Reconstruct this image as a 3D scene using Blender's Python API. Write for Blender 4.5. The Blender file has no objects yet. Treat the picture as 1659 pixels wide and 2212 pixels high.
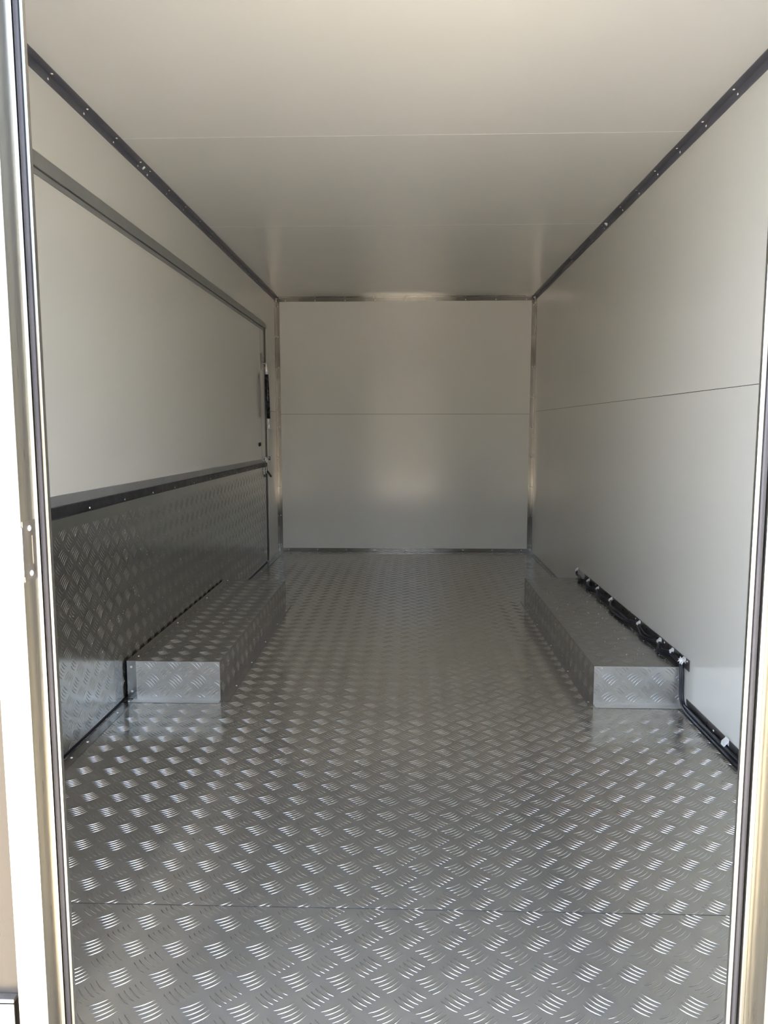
import bpy, math, random
import numpy as np
from mathutils import Matrix, Vector

random.seed(7)
rng = np.random.default_rng(11)
scene = bpy.context.scene
col = scene.collection

# ------------------------------------------------------------------ camera
FPX, IW, IH = 1610.0, 1659.0, 2212.0
HH = 2.1                 # inside height
W2 = 1.061               # half of inside width
DB = 6.2245              # y of the back wall
YR = 1.10                # inside face of the rear (door) wall
cam_d = bpy.data.cameras.new('camera')
cam = bpy.data.objects.new('camera', cam_d)
col.objects.link(cam)
cam_d.sensor_fit = 'VERTICAL'
cam_d.sensor_height = 36.0
cam_d.sensor_width = 27.0
cam_d.lens = FPX / IH * 36.0
cam_d.clip_start = 0.01
R = Matrix(((9.99514428e-01, -2.78474452e-03, 3.10347021e-02),
            (3.11506556e-02, 1.12882574e-01, -9.93119913e-01),
            (-7.37691816e-04, 9.93604433e-01, 1.12914508e-01)))
cam.matrix_world = Matrix.Translation((0.02291231, 0.0, 1.04293405)) @ R.to_4x4()
scene.camera = cam

# ------------------------------------------------------------------ light
scene.view_settings.view_transform = 'Standard'
scene.view_settings.look = 'None'
scene.view_settings.gamma = 1.0
scene.view_settings.use_curve_mapping = False
scene.view_settings.exposure = 3.2

world = bpy.data.worlds.new('sky')
scene.world = world
world.use_nodes = True
wn = world.node_tree
wn.nodes.clear()
SUN_EL, SUN_ROT = math.radians(58), math.radians(84)   # high, from the right and a little ahead of the door wall
sky = wn.nodes.new('ShaderNodeTexSky')
sky.sky_type = 'NISHITA'
sky.sun_disc = False
sky.sun_elevation = SUN_EL
sky.sun_rotation = SUN_ROT
sky.dust_density = 2.0
bg = wn.nodes.new('ShaderNodeBackground')
bg.inputs['Strength'].default_value = 0.15
wo = wn.nodes.new('ShaderNodeOutputWorld')
wn.links.new(sky.outputs[0], bg.inputs[0])
wn.links.new(bg.outputs[0], wo.inputs[0])

sd = bpy.data.lights.new('sun', 'SUN')
sd.energy = 6.0
sd.color = (1.0, 0.94, 0.84)
sd.angle = math.radians(0.53)
so = bpy.data.objects.new('sun', sd)
col.objects.link(so)
sdir = Vector((math.sin(SUN_ROT) * math.cos(SUN_EL), math.cos(SUN_ROT) * math.cos(SUN_EL), math.sin(SUN_EL)))
so.rotation_euler = sdir.to_track_quat('Z', 'Y').to_euler()
so.location = (6, 1, 9)

cy = scene.cycles
cy.max_bounces = 14
cy.diffuse_bounces = 7
cy.glossy_bounces = 7
cy.use_denoising = True
cy.sample_clamp_indirect = 8.0
cy.blur_glossy = 0.3


# ------------------------------------------------------------------ materials
def new_mat(name):
    m = bpy.data.materials.new(name)
    m.use_nodes = True
    nt = m.node_tree
    return m, nt, nt.nodes['Principled BSDF']


def noise(nt, scale, detail=4.0, rough=0.55, stretch=None):
    tc = nt.nodes.new('ShaderNodeTexCoord')
    n = nt.nodes.new('ShaderNodeTexNoise')
    n.inputs['Scale'].default_value = scale
    n.inputs['Detail'].default_value = detail
    n.inputs['Roughness'].default_value = rough
    if stretch:
        mp = nt.nodes.new('ShaderNodeMapping')
        mp.inputs['Scale'].default_value = stretch
        nt.links.new(tc.outputs['Object'], mp.inputs['Vector'])
        nt.links.new(mp.outputs['Vector'], n.inputs['Vector'])
    else:
        nt.links.new(tc.outputs['Object'], n.inputs['Vector'])
    return n.outputs['Fac']


def ramp(nt, fac, a, b, lo=0.3, hi=0.7):
    r = nt.nodes.new('ShaderNodeValToRGB')
    r.color_ramp.elements[0].position = lo
    r.color_ramp.elements[1].position = hi
    r.color_ramp.elements[0].color = (*a, 1) if isinstance(a, tuple) else (a, a, a, 1)
    r.color_ramp.elements[1].color = (*b, 1) if isinstance(b, tuple) else (b, b, b, 1)
    nt.links.new(fac, r.inputs[0])
    return r.outputs[0]


def surf(name, ca, cb, ra, rb, metallic=0.0, scale=3.0, stretch=None, bump=0.0, bscale=60.0, ior=1.5, rlo=0.3, rhi=0.7):
    m, nt, p = new_mat(name)
    f = noise(nt, scale, stretch=stretch)
    nt.links.new(ramp(nt, f, ca, cb, rlo, rhi), p.inputs['Base Color'])
    f2 = noise(nt, scale * 2.3, stretch=stretch)
    nt.links.new(ramp(nt, f2, ra, rb), p.inputs['Roughness'])
    p.inputs['Metallic'].default_value = metallic
    p.inputs['IOR'].default_value = ior
    if bump:
        b = nt.nodes.new('ShaderNodeBump')
        b.inputs['Strength'].default_value = 1.0
        b.inputs['Distance'].default_value = bump
        nt.links.new(noise(nt, bscale, stretch=stretch), b.inputs['Height'])
        nt.links.new(b.outputs[0], p.inputs['Normal'])
    return m


M_WALL = surf('grey_white_panel', (.64, .63, .58), (.66, .65, .60), .14, .18, scale=1.2)
M_CEIL = surf('grey_white_ceiling_panel', (.69, .68, .645), (.71, .70, .665), .18, .23, scale=1.2)
M_FLOOR = surf('scuffed_tread_aluminium', (.46, .437, .385), (.51, .487, .435), .13, .20, .74, scale=9.0, bump=.00004, bscale=9)
M_BAR = surf('worn_tread_bars', (.60, .595, .58), (.66, .655, .64), .20, .27, 1.0, scale=20.0)
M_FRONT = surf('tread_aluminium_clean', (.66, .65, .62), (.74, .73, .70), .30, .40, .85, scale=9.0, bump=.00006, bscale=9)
M_CEIL_LIT = surf('ceiling_panel_lit_tone', (.72, .71, .675), (.74, .73, .695), .20, .26, scale=1.2)  # stronger reflected light on the near panels, put into a paler colour
M_STRIP = surf('plain_metal_strip', (.36, .35, .325), (.42, .41, .385), .20, .27, .92, scale=4.0)
M_BROWNTRIM = surf('dark_brown_angle', (.085, .075, .07), (.11, .098, .09), .26, .34, .4, scale=8.0)
M_KBAR = surf('tread_bars_lightly_worn', (.46, .455, .435), (.52, .515, .495), .22, .28, .95, scale=20.0)
M_KICK = surf('tread_aluminium_kick', (.40, .40, .375), (.45, .45, .42), .15, .22, .93, scale=6.0, bump=.00004, bscale=9)
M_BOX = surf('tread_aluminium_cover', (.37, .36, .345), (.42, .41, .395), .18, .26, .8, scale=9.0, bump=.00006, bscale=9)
M_ALU = surf('aluminium_angle', (.19, .185, .17), (.23, .225, .205), .12, .16, .9, scale=3.0)
M_DARKTRIM = surf('charcoal_angle', (.135, .135, .16), (.15, .15, .175), .28, .36, 0.2, scale=5.0)
M_RAIL = surf('grey_rail', (.25, .255, .25), (.29, .295, .29), .35, .42, 0.3, scale=5.0)
M_BLACK = surf('black_rubber', (.012, .012, .015), (.022, .022, .026), .35, .5, scale=12.0)
M_SEAL = surf('grey_rubber_seal', (.035, .033, .038), (.05, .047, .052), .4, .5, scale=12.0)
M_FRAME = surf('brushed_frame_aluminium', (.45, .43, .375), (.50, .48, .42), .27, .35, 1.0, scale=14.0, stretch=(12, 12, .3))
M_STEEL = surf('brushed_steel', (.42, .39, .36), (.50, .47, .43), .32, .42, 1.0, scale=30.0)
M_BRIGHT = surf('bright_rivet', (.80, .79, .77), (.88, .87, .85), .2, .3, .5, scale=40.0)
M_WHITE = surf('white_sealant', (.74, .74, .72), (.84, .84, .82), .5, .6, scale=60.0)
M_CABLE = surf('black_cable', (.010, .010, .016), (.02, .02, .028), .30, .40, scale=20.0)
M_STRUT = surf('black_strut_paint', (.014, .013, .017), (.02, .019, .024), .25, .3, scale=20.0)
M_BROWN = surf('bronze_outer_panel', (.050, .040, .029), (.060, .048, .035), .22, .30, .1, scale=2.0)
M_GROUND = surf('pale_concrete', (.38, .335, .27), (.48, .425, .35), .8, .95, scale=1.6)
M_SKYBLOCK = surf('brown_sky_block', (.22, .185, .145), (.30, .255, .20), .8, .9, scale=2.5)
M_BOUNCE = surf('pale_blue_bounce', (.56, .68, .87), (.60, .72, .90), .7, .8, scale=2.5)
M_TAN = surf('tan_screen', (.46, .37, .25), (.56, .46, .32), .6, .75, scale=4.0)
M_DARK = surf('dark_gap', (.012, .012, .012), (.02, .02, .02), .7, .8, scale=8.0)


# ------------------------------------------------------------------ mesh helpers
class MB:
    def __init__(self):
        self.v, self.f, self.m, self.s = [], [], [], []

    def add(self, verts, faces, mi=0, smooth=False):
        b = len(self.v)
        self.v.extend([tuple(map(float, q)) for q in verts])
        for f in faces:
            self.f.append([b + i for i in f])
            self.m.append(mi)
            self.s.append(smooth)

    def hexa(self, p, mi=0):
        """p: 8 corners, bottom ring then top ring."""
        self.add(p, [(3, 2, 1, 0), (4, 5, 6, 7), (0, 1, 5, 4), (1, 2, 6, 5), (2, 3, 7, 6), (3, 0, 4, 7)], mi)

    def box(self, x0, x1, y0, y1, z0, z1, mi=0):
        self.hexa([(x0, y0, z0), (x1, y0, z0), (x1, y1, z0), (x0, y1, z0),
                   (x0, y0, z1), (x1, y0, z1), (x1, y1, z1), (x0, y1, z1)], mi)

    def prism_y(self, prof, y0, y1, mi=0, smooth=False):
        """closed (x, z) profile swept along y"""
        n = len(prof)
        self.add([(x, y0, z) for x, z in prof] + [(x, y1, z) for x, z in prof],
                 [(i, (i + 1) % n, n + (i + 1) % n, n + i) for i in range(n)] +
                 [tuple(range(n - 1, -1, -1)), tuple(range(n, 2 * n))], mi, smooth)

    def prism_z(self, prof, z0, z1, mi=0, smooth=False):
        """closed (x, y) profile swept along z"""
        n = len(prof)
        self.add([(x, y, z0) for x, y in prof] + [(x, y, z1) for x, y in prof],
                 [(i, (i + 1) % n, n + (i + 1) % n, n + i) for i in range(n)], mi, smooth)
        self.add([(x, y, z0) for x, y in prof] + [(x, y, z1) for x, y in prof],
                 [tuple(range(n - 1, -1, -1)), tuple(range(n, 2 * n))], mi)

    def tube(self, pts, r, seg=10, mi=0, cap=True):
        pts = [Vector(p) for p in pts]
        rr = r if isinstance(r, (list, tuple)) else [r] * len(pts)
        up = None
        rings = []
        for i, p in enumerate(pts):
            t = (pts[min(i + 1, len(pts) - 1)] - pts[max(i - 1, 0)]).normalized()
            if up is None:
                up = t.orthogonal().normalized()
            else:
                up = (up - t * up.dot(t)).normalized()
            side = t.cross(up)
            rings.append([p + (up * math.cos(a) + side * math.sin(a)) * rr[i]
                          for a in [2 * math.pi * k / seg for k in range(seg)]])
        vs = [q for ring in rings for q in ring]
        fs = []
        for i in range(len(rings) - 1):
            for k in range(seg):
                a, b = i * seg + k, i * seg + (k + 1) % seg
                fs.append((a, b, b + seg, a + seg))
        self.add(vs, fs, mi, True)
        if cap:
            self.add(rings[0], [tuple(range(seg - 1, -1, -1))], mi)
            self.add(rings[-1], [tuple(range(seg))], mi)

    def build(self, name, mats, parent=None, loc=None):
        me = bpy.data.meshes.new(name)
        me.from_pydata(self.v, [], self.f)
        for m in (mats if isinstance(mats, (list, tuple)) else [mats]):
            me.materials.append(m)
        me.polygons.foreach_set('material_index', self.m)
        me.polygons.foreach_set('use_smooth', self.s)
        me.update()
        o = bpy.data.objects.new(name, me)
        col.objects.link(o)
        if parent:
            o.parent = parent
        if loc:
            o.location = loc
        return o


def bevel(o, w=.0015, seg=2):
    b = o.modifiers.new('bevel', 'BEVEL')
    b.width = w
    b.segments = seg
    b.limit_method = 'ANGLE'
    b.angle_limit = math.radians(40)
    return o


def empty(name, loc=(0, 0, 0)):
    o = bpy.data.objects.new(name, None)
    o.empty_display_size = .1
    o.location = loc
    col.objects.link(o)
    return o


def tag(o, label=None, cat=None, group=None, kind=None):
    if label: o['label'] = label
    if cat: o['category'] = cat
    if group: o['group'] = group
    if kind: o['kind'] = kind
    return o


def struct(o, label=None, cat=None):
    return tag(o, label, cat, kind='structure')


BAR = [1.0, 1.0]      # width and height factor of the raised bars (worn floor, finer kick panel, flatter covers)


# five-bar tread pattern -------------------------------------------------------
def bar_template(angle, sag, L=.041, w=.0016, h=.0016, fine=True):
    w, h = w * BAR[0], h * BAR[1]
    ts = (-1, -.86, -.5, 0, .5, .86, 1) if fine else (-1, -.6, .6, 1)
    cs = ((-1, 0), (-.87, .5), (-.5, .87), (0, 1), (.5, .87), (.87, .5), (1, 0)) if fine else ((-1, 0), (-.7, .72), (0, 1), (.7, .72), (1, 0))
    vs, n = [], len(cs)
    for t in ts:
        k = max(.12, math.sqrt(max(0, 1 - t * t)))
        for c, q in cs:
            vs.append((t * L / 2, sag * (1 - t * t) - sag * .5 + c * w * k, q * h * k - .0003))
    fs = []
    for i in range(len(ts) - 1):
        for j in range(n - 1):
            fs.append((i * n + j, (i + 1) * n + j, (i + 1) * n + j + 1, i * n + j + 1))
    v = np.array(vs)
    ca, sa = math.cos(angle), math.sin(angle)
    return np.stack([v[:, 0] * ca - v[:, 1] * sa, v[:, 0] * sa + v[:, 1] * ca, v[:, 2]], 1), np.array(fs)


def tread_bars(u0, u1, v0, v1, pu, pv, ou, ov, sA, sB, fine_fn=None):
    """bars of a checker tread sheet as (verts in u,v,height ; quads)"""
    V, Fq, base = [], [], 0
    cells = {True: ([], []), False: ([], [])}
    i0, i1 = int((u0 - ou) // pu) - 1, int((u1 - ou) // pu) + 2
    j0, j1 = int((v0 - ov) // pv) - 1, int((v1 - ov) // pv) + 2
    for typ in (0, 1):
        for k in range(-2, 3):
            du, dv = (k * .0074, -k * .0073) if typ == 0 else (k * .0076, k * .0077)
            ang = math.radians(36 + 3 * k) if typ == 0 else math.radians(-42)
            sag = .0032 * (sA if typ == 0 else sB)
            temp = {fl: bar_template(ang, sag, fine=fl) for fl in (True, False)}
            cen = {True: [], False: []}
            for i in range(i0, i1):
                for j in range(j0, j1):
                    cu = ou + (i + .5 * typ) * pu + du
                    cv = ov + (j + .5 * typ) * pv + dv
                    if cu < u0 - .012 or cu > u1 + .012 or cv < v0 - .010 or cv > v1 + .010:
                        continue
                    cen[True if fine_fn is None else fine_fn(cu, cv)].append((cu, cv, 0))
            for fl in (True, False):
                if not cen[fl]:
                    continue
                c = np.array(cen[fl])
                tv, tf = temp[fl]
                vv = (c[:, None, :] + tv[None]).reshape(-1, 3)
                ff = (np.arange(len(c))[:, None, None] * len(tv) + tf[None] + base).reshape(-1, 4)
                V.append(vv)
                Fq.append(ff)
                base += len(vv)
    V = np.concatenate(V)
    out = (V[:, 0] < u0) | (V[:, 0] > u1) | (V[:, 1] < v0) | (V[:, 1] > v1)
    V[:, 0] = np.clip(V[:, 0], u0 + .0002, u1 - .0002)
    V[:, 1] = np.clip(V[:, 1], v0 + .0002, v1 - .0002)
    V[out, 2] = -.0003
    return V, np.concatenate(Fq)


def tread_sheet(name, mats, parent, quad_boxes, patches):
    """quad_boxes: list of boxes (x0,x1,y0,y1,z0,z1); patches: (origin, U, V, N, bars)"""
    mb = MB()
    for b in quad_boxes:
        mb.box(*b)
    v = [np.array(mb.v)]
    f = [np.array(mb.f)]
    mi = [np.zeros(len(mb.f), int)]
    n = len(mb.v)
    for o, U, Vv, N, (bv, bf) in patches:
        w = np.array(o)[None] + bv[:, :1] * np.array(U) + bv[:, 1:2] * np.array(Vv) + bv[:, 2:] * np.array(N)
        if np.dot(np.cross(U, Vv), N) < 0:
            bf = bf[:, ::-1]
        v.append(w)
        f.append(bf + n)
        mi.append(np.ones(len(bf), int))
        n += len(w)
    v, f, mi = np.concatenate(v), np.concatenate(f), np.concatenate(mi)
    me = bpy.data.meshes.new(name)
    me.vertices.add(len(v))
    me.vertices.foreach_set('co', v.astype(np.float32).ravel())
    me.loops.add(f.size)
    me.loops.foreach_set('vertex_index', f.astype(np.int32).ravel())
    me.polygons.add(len(f))
    me.polygons.foreach_set('loop_start', np.arange(0, f.size, 4, dtype=np.int32))
    me.polygons.foreach_set('loop_total', np.full(len(f), 4, np.int32))
    for m in mats:
        me.materials.append(m)
    me.polygons.foreach_set('material_index', mi.astype(np.int32))
    me.polygons.foreach_set('use_smooth', mi.astype(bool))
    me.update(calc_edges=True)
    me.validate()
    o = bpy.data.objects.new(name, me)
    col.objects.link(o)
    o.parent = parent
    return o


# a rivet: low dome with a small hole in its middle
def rivet_mesh(r=.0048, h=.0022):
    mb = MB()
    prof = [(r, 0), (r * .93, h * .45), (r * .7, h * .85), (r * .42, h), (r * .3, h * .9), (r * .26, h * .2)]
    seg = 12
    vs = [(q * math.cos(2 * math.pi * k / seg), q * math.sin(2 * math.pi * k / seg), z) for q, z in prof for k in range(seg)]
    fs = []
    for i in range(len(prof) - 1):
        for k in range(seg):
            a, b = i * seg + k, i * seg + (k + 1) % seg
            fs.append((a, b, b + seg, a + seg))
    fs.append(tuple((len(prof) - 1) * seg + k for k in range(seg)))
    mb.add(vs, fs, 0, True)
    me = bpy.data.meshes.new('rivet')
    me.from_pydata(mb.v, [], mb.f)
    me.polygons.foreach_set('use_smooth', [True] * len(mb.f))
    me.materials.append(M_BRIGHT)
    return me


RIVET = rivet_mesh()
TO = {'+z': (0, 0, 0), '-z': (math.pi, 0, 0), '+x': (0, math.pi / 2, 0), '-x': (0, -math.pi / 2, 0),
      '-y': (math.pi / 2, 0, 0), '+y': (-math.pi / 2, 0, 0)}


def rivet(parent, p, face, s=1.0):
    o = bpy.data.objects.new('rivet', RIVET)
    o.parent = parent
    pl = parent.matrix_basis.translation
    o.location = Vector(p) - pl
    o.rotation_euler = TO[face]
    o.scale = (s, s, s)
    col.objects.link(o)
    return o


def blob(name, parent, p, face_n, size, mat, seed=0, spikes=9):
    """small ragged dab of sealant lying on a surface"""
    r = random.Random(seed)
    n = Vector(face_n).normalized()
    u = n.orthogonal().normalized()
    w = n.cross(u)
    ring = []
    for k in range(spikes * 2):
        a = math.pi * k / spikes
        q = size * (r.uniform(.75, 1.15) if k % 2 else r.uniform(.35, .6))
        ring.append(Vector(p) + (u * math.cos(a) + w * math.sin(a)) * q)
    mid = [Vector(p) + (q - Vector(p)) * .55 + n * size * .28 for q in ring]
    top = Vector(p) + n * size * .42
    N = len(ring)
    mb = MB()
    mb.add(ring + mid + [top], [(i, (i + 1) % N, N + (i + 1) % N, N + i) for i in range(N)] +
           [(N + i, N + (i + 1) % N, 2 * N) for i in range(N)], 0, True)
    return mb.build(name, mat, parent)


# ================================================================== SETTING
# ground outside
g = MB()
g.box(-40, 40, -40, 40, -.60, -.55)
struct(g.build('ground', M_GROUND), 'pale concrete ground outside the trailer door', 'ground')

# wall added behind the camera to block low sky; only its reflection shows
g = MB()
g.box(-16, 16, -8.3, -8.0, -.55, 3.0)
g.box(-16, 16, -8.36, -7.94, 3.0, 3.08)
struct(g.build('wall_sky_block', M_SKYBLOCK), 'added brown wall behind the camera that blocks low sky light', 'wall')

# unseen pale wall added at left to bounce sunlight onto the right wall
g = MB()
g.box(-5.0, -4.6, -8.0, 4.5, -.55, 4.4)
g.box(-5.06, -4.5, -8.06, 4.56, 4.4, 4.5)
struct(g.build('wall_bounce', M_BOUNCE), 'pale blue-grey wall added out of view at left to bounce light in', 'wall')

# unseen tan fence added at right to warm the light and cut blue sky
g = MB()
for k in range(64):
    g.box(6.0, 6.03, -8.0 + k * .2, -8.0 + k * .2 + .192, -.55, 1.75)
g.box(6.03, 6.10, -8.0, 4.8, .1, .2)
g.box(6.03, 6.10, -8.0, 4.8, 1.3, 1.4)
struct(g.build('wall_warm_screen', M_TAN), 'tan board fence added out of view at right to warm the light', 'fence')

# floor: two tread plate sheets meeting in a thin joint at y = 1.515
fl = struct(empty('floor'), 'aluminium tread plate trailer floor', 'floor')
SEAM = 1.5155
fbars = tread_bars(-W2, W2, SEAM + .0012, DB, .0853, .0803, -.025, 1.586, -1, -1, lambda u, v: v < 2.6)
tread_sheet('tread_sheet', [M_FLOOR, M_BAR], fl, [(-W2, W2, SEAM + .0012, DB, -.003, 0)],
            [((0, 0, 0), (1, 0, 0), (0, 1, 0), (0, 0, 1), fbars)])
fbars = tread_bars(-W2, W2, YR - .03, SEAM - .0012, .0853, .0806, -.012, 1.2985, -1, -1)
tread_sheet('tread_sheet', [M_FLOOR, M_BAR], fl, [(-W2, W2, YR - .03, SEAM - .0012, -.003, 0)],
            [((0, 0, 0), (1, 0, 0), (0, 1, 0), (0, 0, 1), fbars)])
b = MB()
b.box(-W2 - .045, W2 + .045, 1.06, DB + .045, -.10, -.0035)
b.build('floor_base', M_DARK, fl)

# ceiling panels, 1.22 m wide, thin light joints
ce = struct(empty('ceiling', (0, 0, HH)), 'pale grey panelled trailer ceiling', 'ceiling')
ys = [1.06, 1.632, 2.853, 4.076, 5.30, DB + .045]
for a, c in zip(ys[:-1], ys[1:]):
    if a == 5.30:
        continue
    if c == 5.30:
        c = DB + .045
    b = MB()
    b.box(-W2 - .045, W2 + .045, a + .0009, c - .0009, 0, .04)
    bevel(b.build('ceiling_panel', M_CEIL_LIT if c < 2.9 else M_CEIL, ce), .0012, 1)
b = MB()
b.box(-W2 - .045, W2 + .045, 1.06, DB + .045, .041, .06)
b.build('roof_skin', M_WHITE, ce)
for yy in (2.853, 4.076):
    b = MB()
    b.box(-W2, W2, yy - .0011, yy + .0011, .0006, .006)
    b.build('joint_strip', M_WHITE, ce)

# right wall: two panels with a dark horizontal joint
wr = struct(empty('wall_right', (W2, 0, 0)), 'glossy pale grey right wall of two panels', 'wall')
for z0, z1 in ((-.05, 1.1685), (1.1705, HH)):
    b = MB()
    b.box(0, .04, 1.06, DB + .045, z0, z1)
    b.build('wall_panel', M_WALL, wr)
b = MB()
b.box(.003, .042, 1.06, DB + .045, 1.1680, 1.1710)
b.build('joint', M_DARK, wr)

# back wall
wb = struct(empty('wall_back', (0, DB, 0)), 'pale grey end wall of two panels', 'wall')
for z0, z1 in ((-.05, 1.1505), (1.1525, HH)):
    b = MB()
    b.box(-W2 - .045, W2 + .045, 0, .04, z0, z1)
    b.build('wall_panel', M_WALL, wb)
b = MB()
b.box(-W2, W2, .003, .042, 1.150, 1.153)
b.build('joint', M_DARK, wb)

# left wall round the big side hatch
HY0, HY1 = 1.60, 5.715
wl = struct(empty('wall_left', (-W2, 0, 0)), 'pale grey left wall round the side hatch', 'wall')
b = MB()
b.box(-.04, 0, 1.06, DB + .045, 1.800, HH)
b.box(-.04, 0, 1.06, HY0, -.05, 1.800)
b.build('wall_panel', M_WALL, wl)
for z0, z1 in ((-.05, 1.1685), (1.1705, 1.800)):
    b = MB()
    b.box(-.04, 0, HY1, DB + .045, z0, z1)
    b.build('wall_panel', M_WALL, wl)
b = MB()
b.box(-.042, -.003, HY1, DB, 1.168, 1.171)
b.build('joint', M_DARK, wl)


def zl(y, za, zb_, ya=2.22, yb=5.70):
    return za + (zb_ - za) * (y - ya) / (yb - ya)


def strip_yz(mb, x0, x1, y0, y1, za0, zb0, za1, zb1, mi=0):
    """sloping strip on the left wall; z of lower and upper edge at y = 2.22 and y = 5.70"""
    l0, l1 = zl(y0, za0, za1), zl(y1, za0, za1)
    u0, u1 = zl(y0, zb0, zb1), zl(y1, zb0, zb1)
    mb.hexa([(x0, y0, l0), (x1, y0, l0), (x1, y1, l1), (x0, y1, l1),
             (x0, y0, u0), (x1, y0, u0), (x1, y1, u1), (x0, y1, u1)], mi)


b = MB()
strip_yz(b, -.001, .006, HY0 - .04, HY1 + .025, 1.796, 1.840, 1.786, 1.829)
bevel(b.build('hatch_head_rail', M_RAIL, wl), .002)
b = MB()
b.box(-.03, .0135, HY1 + .006, HY1 + .024, 0.0, 1.785)
bevel(b.build('hatch_side_rail', M_FRAME, wl), .002)
b = MB()
b.box(-.040, -.012, HY0, HY0 + .018, 0.0136, 1.799)
b.box(-.040, -.012, 5.6945, HY1 - .0005, 0.0136, 1.799)
b.box(-.040, -.012, HY0 + .018, 5.6945, 1.778, 1.799)
b.box(-.040, -.004, HY0, HY1 - .0005, 0.0, .0135)
b.box(-.011, .0062, 5.6955, 5.702, 0.0136, .738)
b.box(-.011, .0062, 5.6955, 5.702, .800, 1.783)
b.build('hatch_seal', M_BLACK, wl)

# rear wall with the doorway (outside brown, inside pale)
DX0, DX1, DZ1 = -.577, .590, 1.99
wq = struct(empty('wall_rear', (0, 1.06, 0)), 'rear wall of the trailer beside the open doorway', 'wall')
b = MB()
b.box(-W2 - .045, DX0, .008, .04, -.10, HH)
b.box(DX1, W2 + .045, .008, .04, -.10, HH)
b.box(DX0, DX1, .008, .04, DZ1, HH)
b.build('wall_panel', M_WALL, wq)
b = MB()
b.box(-W2 - .045, DX0 - .0055, 0, .008, -.10, HH + .06)
b.box(DX1 + .0055, W2 + .045, 0, .008, -.10, HH + .06)
b.box(DX0 - .0055, DX1 + .0055, 0, .008, DZ1, HH + .06)
b.build('outer_panel', M_BROWN, wq)

# door frame -----------------------------------------------------------------
dr = struct(empty('door_1', (0, 1.05, 0)), 'aluminium doorway frame with dark rubber seal', 'door')
ZB, ZT = -.12, DZ1 + .02
# left jamb: front face, return with the strike plate, small step
b = MB()
b.prism_z([(-.580, .000), (-.537, .000), (-.5355, .0015), (-.5355, .043), (-.531, .045), (-.531, .056),
           (-.520, .056), (-.520, .045), (-.5185, .0435), (-.5165, .0435), (-.515, .0445), (-.515, .0485), (-.5175, .058), (-.531, .060), (-.545, .075), (-.580, .075)][::-1], ZB, ZT)
b.build('jamb', M_FRAME, dr)
b = MB()
b.prism_z([(.552, .075), (.546, .060), (.531, .058), (.528, .0485), (.528, .0445), (.5295, .0435), (.5335, .0435), (.535, .045), (.535, .056), (.546, .056),
           (.546, .040), (.548, .0375), (.5515, .0375), (.5535, .040), (.5555, .040), (.5555, -.0165), (.557, -.018), (.598, -.018), (.598, .075)][::-1], ZB, ZT)
b.build('jamb', M_FRAME, dr)
b = MB()
b.box(-.580, .598, 0, .075, 1.955, ZT + .02)
bevel(b.build('head', M_FRAME, dr), .002)
b = MB()
b.box(-.580, .598, 0, .045, ZB - .02, -.004)
bevel(b.build('sill', M_FRAME, dr), .002)


def seal_prof(xa, xb, yb, bulge):
    xm, r = (xa + xb) / 2, (xb - xa) / 2
    pr = [(xa, yb), (xb, yb)]
    for k in range(9):
        a = math.pi * k / 8
        pr.append((xm + r * math.cos(a), yb - .006 - bulge * math.sin(a)))
    return pr


for xa, xb in ((-.5305, -.5205), (.5355, .5455)):
    b = MB()
    b.prism_z(seal_prof(xa, xb, .055, .0055), ZB + .1, 1.95, 0, True)
    tag(b.build('seal', M_SEAL, dr), 'dark rubber door seal')
# the door leaf, swung open past the right jamb
b = MB()
hx_, hy_ = .606, -.022
ux, uy = math.sin(math.radians(12)), -math.cos(math.radians(12))
nx_, ny_ = -uy, ux
q = [(hx_, hy_), (hx_ + ux * 1.14, hy_ + uy * 1.14), (hx_ + ux * 1.14 + nx_ * .036, hy_ + uy * 1.14 + ny_ * .036), (hx_ + nx_ * .036, hy_ + ny_ * .036)]
b.hexa([(x_, y_, .0) for x_, y_ in q] + [(x_, y_, 1.965) for x_, y_ in q])
bevel(b.build('door_leaf', M_WALL, dr), .003)
# latch plate on the left jamb return
sp = MB()
x = -.5353
y0_, y1_ = .0035, .0405
za, zb_, sa, sb = .818, .907, .841, .884
ya, yb_ = .0145, .0305
for bx in ((y0_, ya, za, zb_), (yb_, y1_, za, zb_), (ya, yb_, za, sa), (ya, yb_, sb, zb_)):
    sp.box(x - .001, x + .0014, bx[0], bx[1], bx[2], bx[3])
sp.box(x - .0005, x + .0025, -.001, .0035, za + .008, zb_ - .008)
sp.box(x + .0002, x + .0006, ya, yb_, sa, sb, 1)
st = tag(sp.build('strike_plate', [M_STEEL, M_FRAME], dr), 'brown steel latch plate with a slot')
for zz in (.8285, .8955):
    s_ = bpy.data.objects.new('screw', RIVET)
    s_.parent = st
    s_.location = (x + .0014, .0225, zz)
    s_.rotation_euler = TO['+x']
    s_.scale = (.95, .95, .8)
    col.objects.link(s_)

# trims ----------------------------------------------------------------------
tn = [0]


def trim(label, mat, boxes, rivets, part='angle'):
    tn[0] += 1
    t = struct(empty('trim_%d' % tn[0]), label, 'trim')
    mb = MB()
    for bx in boxes:
        mb.box(*bx)
    mb.build(part, mat, t)
    for p, fc in rivets:
        rivet(t, p, fc)
    return t


T = .0025
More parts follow.
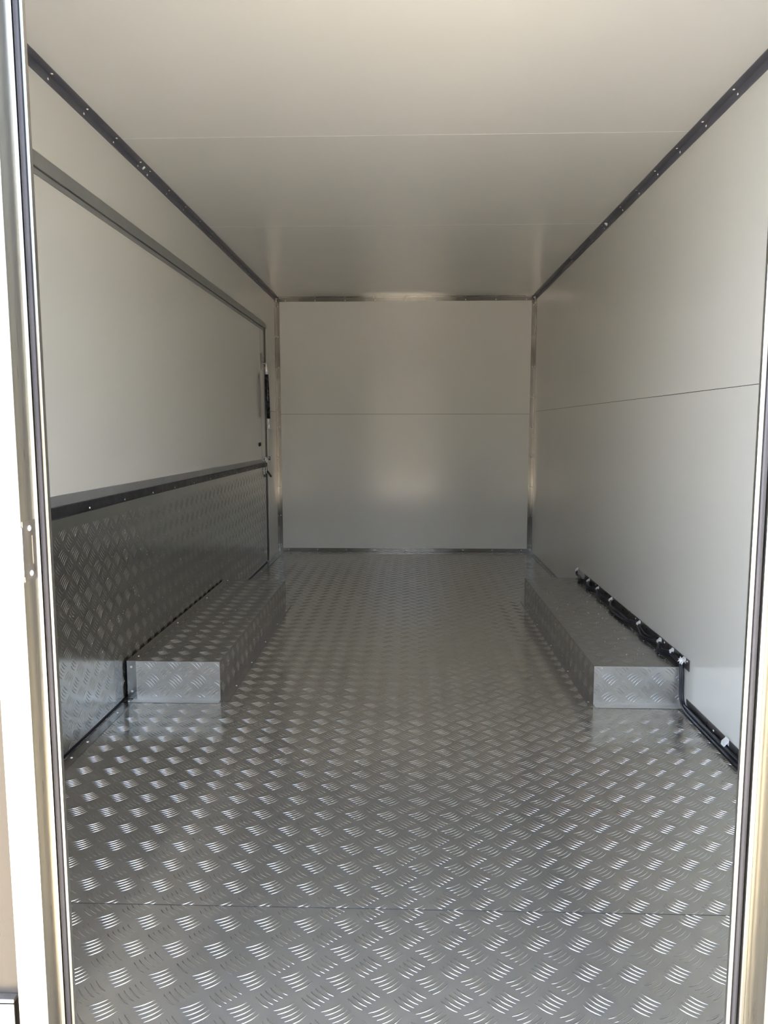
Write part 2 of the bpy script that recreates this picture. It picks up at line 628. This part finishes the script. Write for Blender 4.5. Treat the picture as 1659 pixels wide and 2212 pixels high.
# ceiling, left and right
yl = [1.84, 2.09, 2.338, 2.589, 2.840, 3.089, 3.197, 3.448] + [3.698 + .2505 * k for k in range(10)]
yr_ = [2.012, 2.262, 2.511, 2.761, 3.010, 3.263, 3.516, 3.772, 4.111, 4.367] + [4.622 + .252 * k for k in range(7)]
t = trim('dark angle trim along the left ceiling edge', M_DARKTRIM,
         [(-W2, -W2 + T, YR, DB, HH - .031, HH), (-W2, -W2 + .029, YR, DB, HH - T, HH)],
         [((-W2 + T, y, HH - .0165), '+x') for y in yl] + [((-W2 + .0145, y, HH - T), '-z') for y in yl])
blob('sealant_dab', t, (-W2 + .008, 3.142, HH - .006), (1, 0, -1), .011, M_WHITE, 3)
t = trim('dark angle trim along the right ceiling edge', M_DARKTRIM,
         [(W2 - T, W2, YR, DB, HH - .031, HH), (W2 - .029, W2, YR, DB, HH - T, HH)],
         [((W2 - T, y, HH - .0165), '-x') for y in yr_] + [((W2 - .0145, y, HH - T), '-z') for y in yr_])
blob('sealant_dab', t, (W2 - .006, 4.056, HH - .006), (-1, 0, -1), .019, M_WHITE, 5)
# back wall edges
xt = [-.98 + .2454 * k for k in range(9)]
t = trim('metal angle trim along the top of the end wall', M_ALU,
         [(-W2 + .012, W2 - .012, DB - T, DB, HH - .037, HH), (-W2 + .012, W2 - .012, DB - .028, DB, HH - T, HH)],
         [((x_, DB - T, HH - .027), '-y') for x_ in xt] + [((x_, DB - .014, HH - T), '-z') for x_ in xt])
blob('sealant_dab', t, (-W2 + .014, DB - .012, HH - .014), (1, -1, -1), .011, M_WHITE, 8)
blob('sealant_dab', t, (W2 - .014, DB - .012, HH - .014), (-1, -1, -1), .013, M_WHITE, 9)
zv = [2.027 - .2459 * k for k in range(9)]
for sg, nm in ((-1, 'left'), (1, 'right')):
    xa, xb = sorted((sg * W2, sg * (W2 - .033)))
    xc, xd = sorted((sg * W2, sg * (W2 - T)))
    trim('metal angle trim up the %s edge of the end wall' % nm, M_ALU,
         [(xa, xb, DB - T, DB, .028, HH - .038), (xc, xd, DB - .05, DB, .028, HH - .038)],
         [((sg * (W2 - .018), DB - T, z), '-y') for z in zv] +
         [((sg * (W2 - T), DB - .025, z), '-x' if sg > 0 else '+x') for z in zv])
t = trim('metal angle trim along the bottom of the end wall', M_ALU,
         [(-W2 + .01, W2 - .01, DB - T, DB, 0.0015, .027), (-W2 + .01, W2 - .01, DB - .020, DB, .0012, .0032)],
         [((x_, DB - T, .014), '-y') for x_ in xt])
# floor edges
BL0, BL1 = 2.745, 4.285     # wheel arch covers, left and right
BR0, BR1 = 2.740, 4.410
yf = [1.47, 1.72, 1.97, 2.225, 2.345, 2.60, 2.715]
t = trim('flat metal strip along the left floor edge', M_STRIP,
         [(-W2 + .0095, -W2 + .041, YR, BL0 - .010, .0012, .004)],
         [((-W2 + .024, y, .004), '+z') for y in yf])
t = trim('flat metal strip along the left floor edge behind the arch cover', M_STRIP,
         [(-W2 + .0095, -W2 + .048, BL1 + .005, DB - .02, .0012, .004)],
         [((-W2 + .028, y, .004), '+z') for y in (4.5, 4.9, 5.3, 5.65, 5.9)])
t = trim('dark angle strip along the right floor edge', M_BROWNTRIM,
         [(W2 - T, W2, YR, 2.70, .0015, .042), (W2 - .03, W2, YR, 2.70, .0012, .0035)],
         [((W2 - T, y, .024), '-x') for y in (1.5, 2.0, 2.2, 2.45)])
t = trim('metal strip along the right floor edge behind the arch cover', M_STRIP,
         [(W2 - T, W2, BR1 + .005, DB - .02, .0015, .014), (W2 - .022, W2, BR1 + .005, DB - .02, .0012, .0035)],
         [((W2 - .012, y, .0035), '+z') for y in (4.7, 5.2, 5.7)])

# ================================================================== THINGS
# upper hatch leaf
hx = -W2
up = tag(empty('side_hatch', (hx, HY0, .80)), 'large plain pale grey upper side hatch leaf in the left wall', 'hatch')


def up_build(mb, name, mats, bev=.0015):
    o = mb.build(name, mats, up)
    o.matrix_parent_inverse = Matrix.Translation(-Vector(up.location))
    return bevel(o, bev) if bev else o


b = MB()
strip_yz(b, hx - .038, hx, HY0 + .02, 5.672, .826, 1.776, .800, 1.768)
up_build(b, 'panel', M_WALL, 0)
b = MB()
strip_yz(b, hx - .010, hx + .004, HY0 + .02, 5.690, 1.774, 1.7915, 1.764, 1.7815)
up_build(b, 'top_rail', M_RAIL)
b = MB()
strip_yz(b, hx - .010, hx + .003, HY0 + .02, 5.690, .800, .833, .776, .806)
up_build(b, 'bottom_rail', M_RAIL)
b = MB()
b.box(hx - .010, hx + .003, 5.672, 5.692, .81, 1.766)
up_build(b, 'end_rail', M_RAIL)
b = MB()
b.box(hx - .01, hx + .0012, 5.540, 5.5435, .81, 1.755)
up_build(b, 'edge_bead', M_RAIL, 0)
for yy, zz in ((5.44, .918), (5.485, .920)):  # two small dark discs low near the far end of the leaf
    b = MB()
    b.tube([(hx - .001, yy, zz), (hx + .006, yy, zz)], [.016, .011], 10)
    up_build(b, 'dark_disc', M_DARK, 0)

BAR[:] = [.85, .85]
# lower leaf, tread plate faced
lo = tag(empty('drop_down_leaf', (hx, HY0, 0)), 'tread plate faced lower leaf of the left side hatch', 'hatch')


def lo_build(o):
    o.matrix_parent_inverse = Matrix.Translation(-Vector(lo.location))
    return o


kb = tread_bars(HY0 + .02, 5.680, .016, .722, .0860, .0787, 2.2826, .7159 - .0787 * 9, 1, -1, lambda u, v: u < 2.9)
kick = lo_build(tread_sheet('tread_sheet', [M_KICK, M_KBAR], lo, [(hx - .003, hx + .002, HY0 + .02, 5.680, .014, .760)],
                            [((hx + .002, 0, 0), (0, 1, 0), (0, 0, 1), (1, 0, 0), kb)]))
b = MB()
b.box(hx - .038, hx - .003, HY0 + .02, 5.680, .014, .744)
strip_yz(b, hx - .038, hx - .0062, HY0 + .02, 5.680, .744, .796, .744, .772)
lo_build(b.build('core_panel', M_RAIL, lo))
b = MB()
strip_yz(b, hx - .006, hx + .0075, HY0 + .02, 5.705, .765, .799, .745, .775)
bs = lo_build(bevel(b.build('rubber_strip', M_BLACK, lo), .002))
bs['label'] = 'black rubber strip along the top'
for k in range(14):
    y = 2.165 + .317 * k - (.0 if k < 4 else .02)
    if y < 5.65:
        r_ = rivet(lo, (hx + .0075, y, zl(y, .765, .745) + .009), '+x', .8)

# gas strut at the far end of the hatch
sx = hx + .032
gs = tag(empty('gas_strut', (sx, 5.70, 1.05)), 'black gas strut with silver ends at the far end of the side hatch', 'gas strut')


def gs_add(mb, name, mat, label=None):
    o = mb.build(name, mat, gs)
    o.matrix_parent_inverse = Matrix.Translation(-Vector(gs.location))
    if label: o['label'] = label
    return o


A, Bp = Vector((sx, 5.600, 1.535)), Vector((sx, 5.675, 1.040))
ax = (Bp - A)


def on_ax(t): return A + ax * t


b = MB(); b.tube([on_ax(.02), on_ax(.09)], .008, 10); gs_add(b, 'end_fitting', M_FRAME)
b = MB(); b.tube([on_ax(.085), on_ax(.09), on_ax(.195), on_ax(.2)], [.010, .0135, .0135, .010], 14); gs_add(b, 'collar', M_BRIGHT, 'bright silver collar')
b = MB(); b.tube([on_ax(.2), on_ax(.203), on_ax(.857), on_ax(.86)], [.011, .0145, .0145, .010], 16); gs_add(b, 'cylinder', M_STRUT)
b = MB(); b.tube([on_ax(.855), on_ax(.97)], .0052, 10); gs_add(b, 'rod', M_BRIGHT)
b = MB(); b.tube([on_ax(.955), on_ax(.975), on_ax(1.0), on_ax(1.02)], [.006, .011, .011, .005], 12); gs_add(b, 'end_fitting', M_BRIGHT)
b = MB()
b.box(hx + .0034, hx + .0062, 5.565, 5.645, 1.478, 1.590)
b.tube([(hx + .004, 5.600, 1.515), (sx + .004, 5.600, 1.515)], .007, 10)
b.tube([(hx + .004, 5.630, 1.572), (hx + .010, 5.630, 1.572)], .008, 8)
bevel(gs_add(b, 'upper_bracket', M_STEEL), .001)
b = MB()
b.box(hx, hx + .003, 5.745, 5.78, 1.0, 1.075)
b.box(hx + .015, sx + .004, 5.665, 5.75, 1.036, 1.044)
b.box(hx, sx + .004, 5.745, 5.752, 1.030, 1.050)
bevel(gs_add(b, 'lower_bracket', M_STEEL), .001)

# the two latches at the far end
la = tag(empty('barrel_bolt', (hx, 5.66, .805)), 'small silver barrel bolt at the far end just above the black rubber strip', 'latch')
b = MB(); b.box(.003, .006, -.10, .045, -.014, .014); bevel(b.build('base_plate', M_STEEL, la), .001)
b = MB(); b.tube([(.016, -.085, 0), (.016, -.03, 0)], .0105, 12); b.box(.003, .016, -.085, -.03, -.0105, .0105); b.build('barrel', M_BRIGHT, la)
b = MB(); b.tube([(.016, -.02, 0), (.016, .11, 0)], .0065, 10); b.build('bolt', M_BRIGHT, la)
b = MB(); b.tube([(.016, .005, 0), (.03, .005, .006), (.034, .005, .008)], [.005, .005, .009], 8); b.build('knob', M_BRIGHT, la)
b = MB(); b.box(.007, .024, .072, .1, -.013, .013); bevel(b.build('keeper', M_DARK, la), .002)

lb = tag(empty('lever_latch', (hx, 5.63, .715)), 'lever latch with dark handle just below the black rubber strip', 'latch')
b = MB(); b.box(.002, .007, -.03, .05, -.026, .026); bevel(b.build('base_plate', M_STEEL, lb), .001)
b = MB()
arc = [(.016, -.005 + .020 * math.cos(a), .004 + .020 * math.sin(a)) for a in [math.radians(20 + 20 * k) for k in range(12)]]
b.tube(arc, .006, 8); b.build('hook', M_BRIGHT, lb)
b = MB(); b.tube([(.018, .0, .004), (.022, .05, -.018), (.026, .12, -.048)], [.0065, .0075, .0095], 10)
o = b.build('handle', M_BLACK, lb); o['label'] = 'black handle'
b = MB(); b.tube([(.006, 0, .004), (.022, 0, .004)], .007, 10); b.build('pivot', M_STEEL, lb)


BAR[:] = [.95, .80]
# wheel arch covers ----------------------------------------------------------
def arch_cover(side, xin, y0, y1, h, label, fl_x):
    """side -1 left, +1 right ; xin: inner edge x"""
    root = tag(empty('wheel_arch_cover', (xin, y0, 0)), label, 'wheel arch cover')
    inv = Matrix.Translation(-Vector(root.location))
    xo = side * (W2 - .0105) if side < 0 else W2
    xa, xb = sorted((xo, xin))
    s = .002
    # top
    tb = tread_bars(xa, xb, y0, y1, .0853, .0803, xa + .02, y0 + .03, -1, -1)
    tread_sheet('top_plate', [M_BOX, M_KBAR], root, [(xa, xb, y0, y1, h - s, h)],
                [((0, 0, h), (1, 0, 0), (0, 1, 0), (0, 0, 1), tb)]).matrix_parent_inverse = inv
    # inner side with floor flange
    sbars = tread_bars(y0, y1, .012, h - .003, .0853, .0787, y0 + .045, .118, 1, -1)
    xs = xin
    n = (1, 0, 0) if side < 0 else (-1, 0, 0)
    xq = sorted((xs, xs - n[0] * s))
    fq = sorted((xs, xs + n[0] * fl_x))
    tread_sheet('side_plate', [M_BOX, M_KBAR], root,
                [(xq[0], xq[1], y0, y1, .003, h - s), (fq[0], fq[1], y0 - .012, y1 + .004, .0012, .0038)],
                [((xs, 0, 0), (0, 1, 0), (0, 0, 1), n, sbars)]).matrix_parent_inverse = inv
    # front with flange
    fx0 = xa + (.035 if side < 0 else .0)
    fb = tread_bars(fx0, xb, .012, h - .002, .0913, .0757,
                    -.8195 if side < 0 else .7885, .0380 if side < 0 else .0285, 1, 1)
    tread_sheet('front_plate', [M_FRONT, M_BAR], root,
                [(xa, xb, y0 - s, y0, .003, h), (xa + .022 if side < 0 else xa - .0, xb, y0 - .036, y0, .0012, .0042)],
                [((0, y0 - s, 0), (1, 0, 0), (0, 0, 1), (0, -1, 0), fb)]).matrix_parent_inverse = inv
    b = MB()
    b.box(xa, xb, y1, y1 + s, .003, h)
    b.build('rear_plate', M_BOX, root).matrix_parent_inverse = inv
    return root, xa, xb


lc, xa, xb = arch_cover(-1, -.692, BL0, BL1, .1525, 'left tread plate wheel arch cover below the kick panel', .034)
inv = Matrix.Translation(-Vector(lc.location))
b = MB()
b.box(xa, xa + .040, BL0 - .002, BL1, .1530, .1550)
bevel(b.build('edge_strip', M_STRIP, lc), .0006, 1).matrix_parent_inverse = inv
b = MB()
b.box(xa, xa + .0355, BL0 - .0045, BL0 - .002, .004, .1545)
bevel(b.build('corner_strip', M_STRIP, lc), .0006, 1).matrix_parent_inverse = inv
for z in (.034, .131):
    rivet(lc, (xa + .0175, BL0 - .0045, z), '-y', 1.0)
for y in (2.80, 3.30, 3.80, 4.25):
    rivet(lc, (xa + .026, y, .155), '+z', .9)
for y in (2.9, 3.2, 3.52, 3.85, 4.15):
    rivet(lc, (-.692 + .026, y, .0038), '+z', .8)

rc, xa, xb = arch_cover(1, .7275, BR0, BR1, .1500, 'right tread plate wheel arch cover with black cables on top', .022)
inv = Matrix.Translation(-Vector(rc.location))
b = MB()
b.box(W2 - .0035, W2 - .001, BR0 - .055, BR1 - .10, .150, .192)
b.box(W2 - .034, W2 - .001, BR0, BR1 - .10, .1505, .1525)
bevel(b.build('edge_angle', M_BROWNTRIM, rc), .0006, 1).matrix_parent_inverse = inv
for y in (2.705, 2.95, 3.33, 3.70, 4.05):
    rivet(rc, (W2 - .0035, y, .183), '-x', .8)
for y in (2.76, 3.12, 3.50, 3.88, 4.2):
    rivet(rc, (.7275 - .014, y, .0038), '+z', .8)

# cable bundle ---------------------------------------------------------------
cb = tag(empty('cable_bundle', (W2 - .02, BR0, 0)), 'black cables clipped along the right arch cover and down to the floor edge', 'cable')
inv = Matrix.Translation(-Vector(cb.location))


def smooth_path(pts, n=8):
    P = [Vector(p) for p in pts]
    P = [P[0] * 2 - P[1]] + P + [P[-1] * 2 - P[-2]]
    out = []
    for i in range(1, len(P) - 2):
        for k in range(n):
            t = k / n
            a, b_, c, d = P[i - 1], P[i], P[i + 1], P[i + 2]
            out.append(.5 * ((2 * b_) + (c - a) * t + (2 * a - 5 * b_ + 4 * c - d) * t * t + (3 * b_ - a - 3 * c + d) * t ** 3))
    out.append(P[-2])
    return out


rr = random.Random(4)
clip_y = [4.185, 3.98, 3.717, 3.26, 2.987, 2.846, 2.725]
for ci, (dx, dz, rad) in enumerate(((0, 0, .0058), (-.011, -.001, .0055), (-.003, .011, .005))):
    pts = [(W2 - .014, 4.47, .178), (W2 - .016 + dx * .3, 4.44, .164), (W2 - .014 + dx * .5, 4.38, .163)]
    ylist = [4.27, 4.185, 4.08, 3.98, 3.85, 3.717, 3.6, 3.49, 3.37, 3.26, 3.12, 2.987, 2.915, 2.846]
    for y in ylist:
        clip = any(abs(y - c) < .002 for c in clip_y)
        if clip:
            pts.append((W2 - .012 + dx * .4, y, .170 + dz * .5))
        else:
            pts.append((W2 - .020 + dx - rr.uniform(.0, .018), y, .1612 + (dz if dz > 0 else 0) * .6 + rr.uniform(0, .003)))
    pts += [(W2 - .014 + dx * .5, 2.775, .170 + dz * .4), (W2 - .013 + dx * .6, 2.735 - abs(dz) * .2, .168 + dz * .3),
            (W2 - .013 + dx * .7, BR0 - .020, .145 + dz * .3), (W2 - .012 + dx * .7, BR0 - .023, .10),
            (W2 - .011 + dx * .7, BR0 - .023, .055), (W2 - .011 + dx * .7, BR0 - .040, .024),
            (W2 - .012 + dx * .8, 2.655, .0115 + (dz if dz > 0 else 0)), (W2 - .013 + dx, 2.55, .0108 + max(dz, 0)),
            (W2 - .013 + dx, 2.40, .0108 + max(dz, 0)), (W2 - .013 + dx, 2.2, .0108 + max(dz, 0)),
            (W2 - .013 + dx, 1.8, .0108 + max(dz, 0)), (W2 - .013 + dx, 1.35, .0108 + max(dz, 0))]
    b = MB()
    b.tube(smooth_path(pts, 6), rad, 8)
    b.build('cable', M_CABLE, cb).matrix_parent_inverse = inv


def clip(y, z, s, seed):
    b = MB()
    r = random.Random(seed)
    pr = [(W2 - .0055, z + .016 * s), (W2 - .008, z + .012 * s), (W2 - .018, z + .004 * s), (W2 - .021, z - .006 * s),
          (W2 - .018, z - .007 * s), (W2 - .015, z + .000 * s), (W2 - .006, z + .006 * s), (W2 - .0055, z - .004 * s)]
    wd = .011 * s
    b.prism_y([(x + r.uniform(-.0008, .0008), z_) for x, z_ in pr], y - wd, y + wd)
    o = bevel(b.build('cable_clip', M_WHITE, cb), .002)
    o.matrix_parent_inverse = inv
    o['label'] = 'white cable clip'


for k, y in enumerate(clip_y):
    clip(y, .176, 1.0 if k < 6 else 1.15, k)
clip(4.47, .185, 1.0, 20)
clip(2.335, .030, 1.2, 30)
blob('sealant_dab', cb, (W2 - .023, 2.715, .186), (-.6, -.5, .6), .016, M_WHITE, 12, 7).matrix_parent_inverse = inv

# outside, low on the left: tread plate guard under the brown panel
og = tag(empty('stone_guard', (-.84, 1.05, -.05)), 'bright tread plate guard low outside the doorway at bottom left', 'guard plate')
inv = Matrix.Translation(-Vector(og.location))
gb = tread_bars(-W2 - .04, -.586, -.30, .150, .0853, .0803, -.64, .10, 1, 1)
tread_sheet('tread_sheet', [M_KICK, M_KBAR], og, [(-W2 - .04, -.586, 1.046, 1.049, -.30, .152)],
            [((0, 1.046, 0), (1, 0, 0), (0, 0, 1), (0, -1, 0), gb)]).matrix_parent_inverse = inv
b = MB()
b.box(-W2 - .04, -.586, 1.046, 1.060, .1535, .1600)
bevel(b.build('top_trim', M_STEEL, og), .001).matrix_parent_inverse = inv

# loose swarf and crumbs of sealant left on the right cover beside the cables
sw = MB()
r = random.Random(21)
for k in range(70):
    if k < 45:
        x, y = W2 - .035 - abs(r.gauss(0, .03)), r.uniform(2.78, 4.2)
    else:
        x, y = r.uniform(.76, .98), r.uniform(2.85, 4.0)
    q, a, z = r.uniform(.0012, .0032), r.uniform(0, 6.28), .1530
    ring = [(x + q * math.cos(a + t), y + q * r.uniform(.5, 1.5) * math.sin(a + t), z) for t in (0, 1.6, 3.1, 4.7)]
    sw.add(ring + [(x, y, z + q * .8)], [(0, 1, 4), (1, 2, 4), (2, 3, 4), (3, 0, 4), (3, 2, 1, 0)])
tag(sw.build('swarf', M_WHITE), 'tiny pale crumbs scattered on the right wheel arch cover', 'crumbs', kind='stuff')
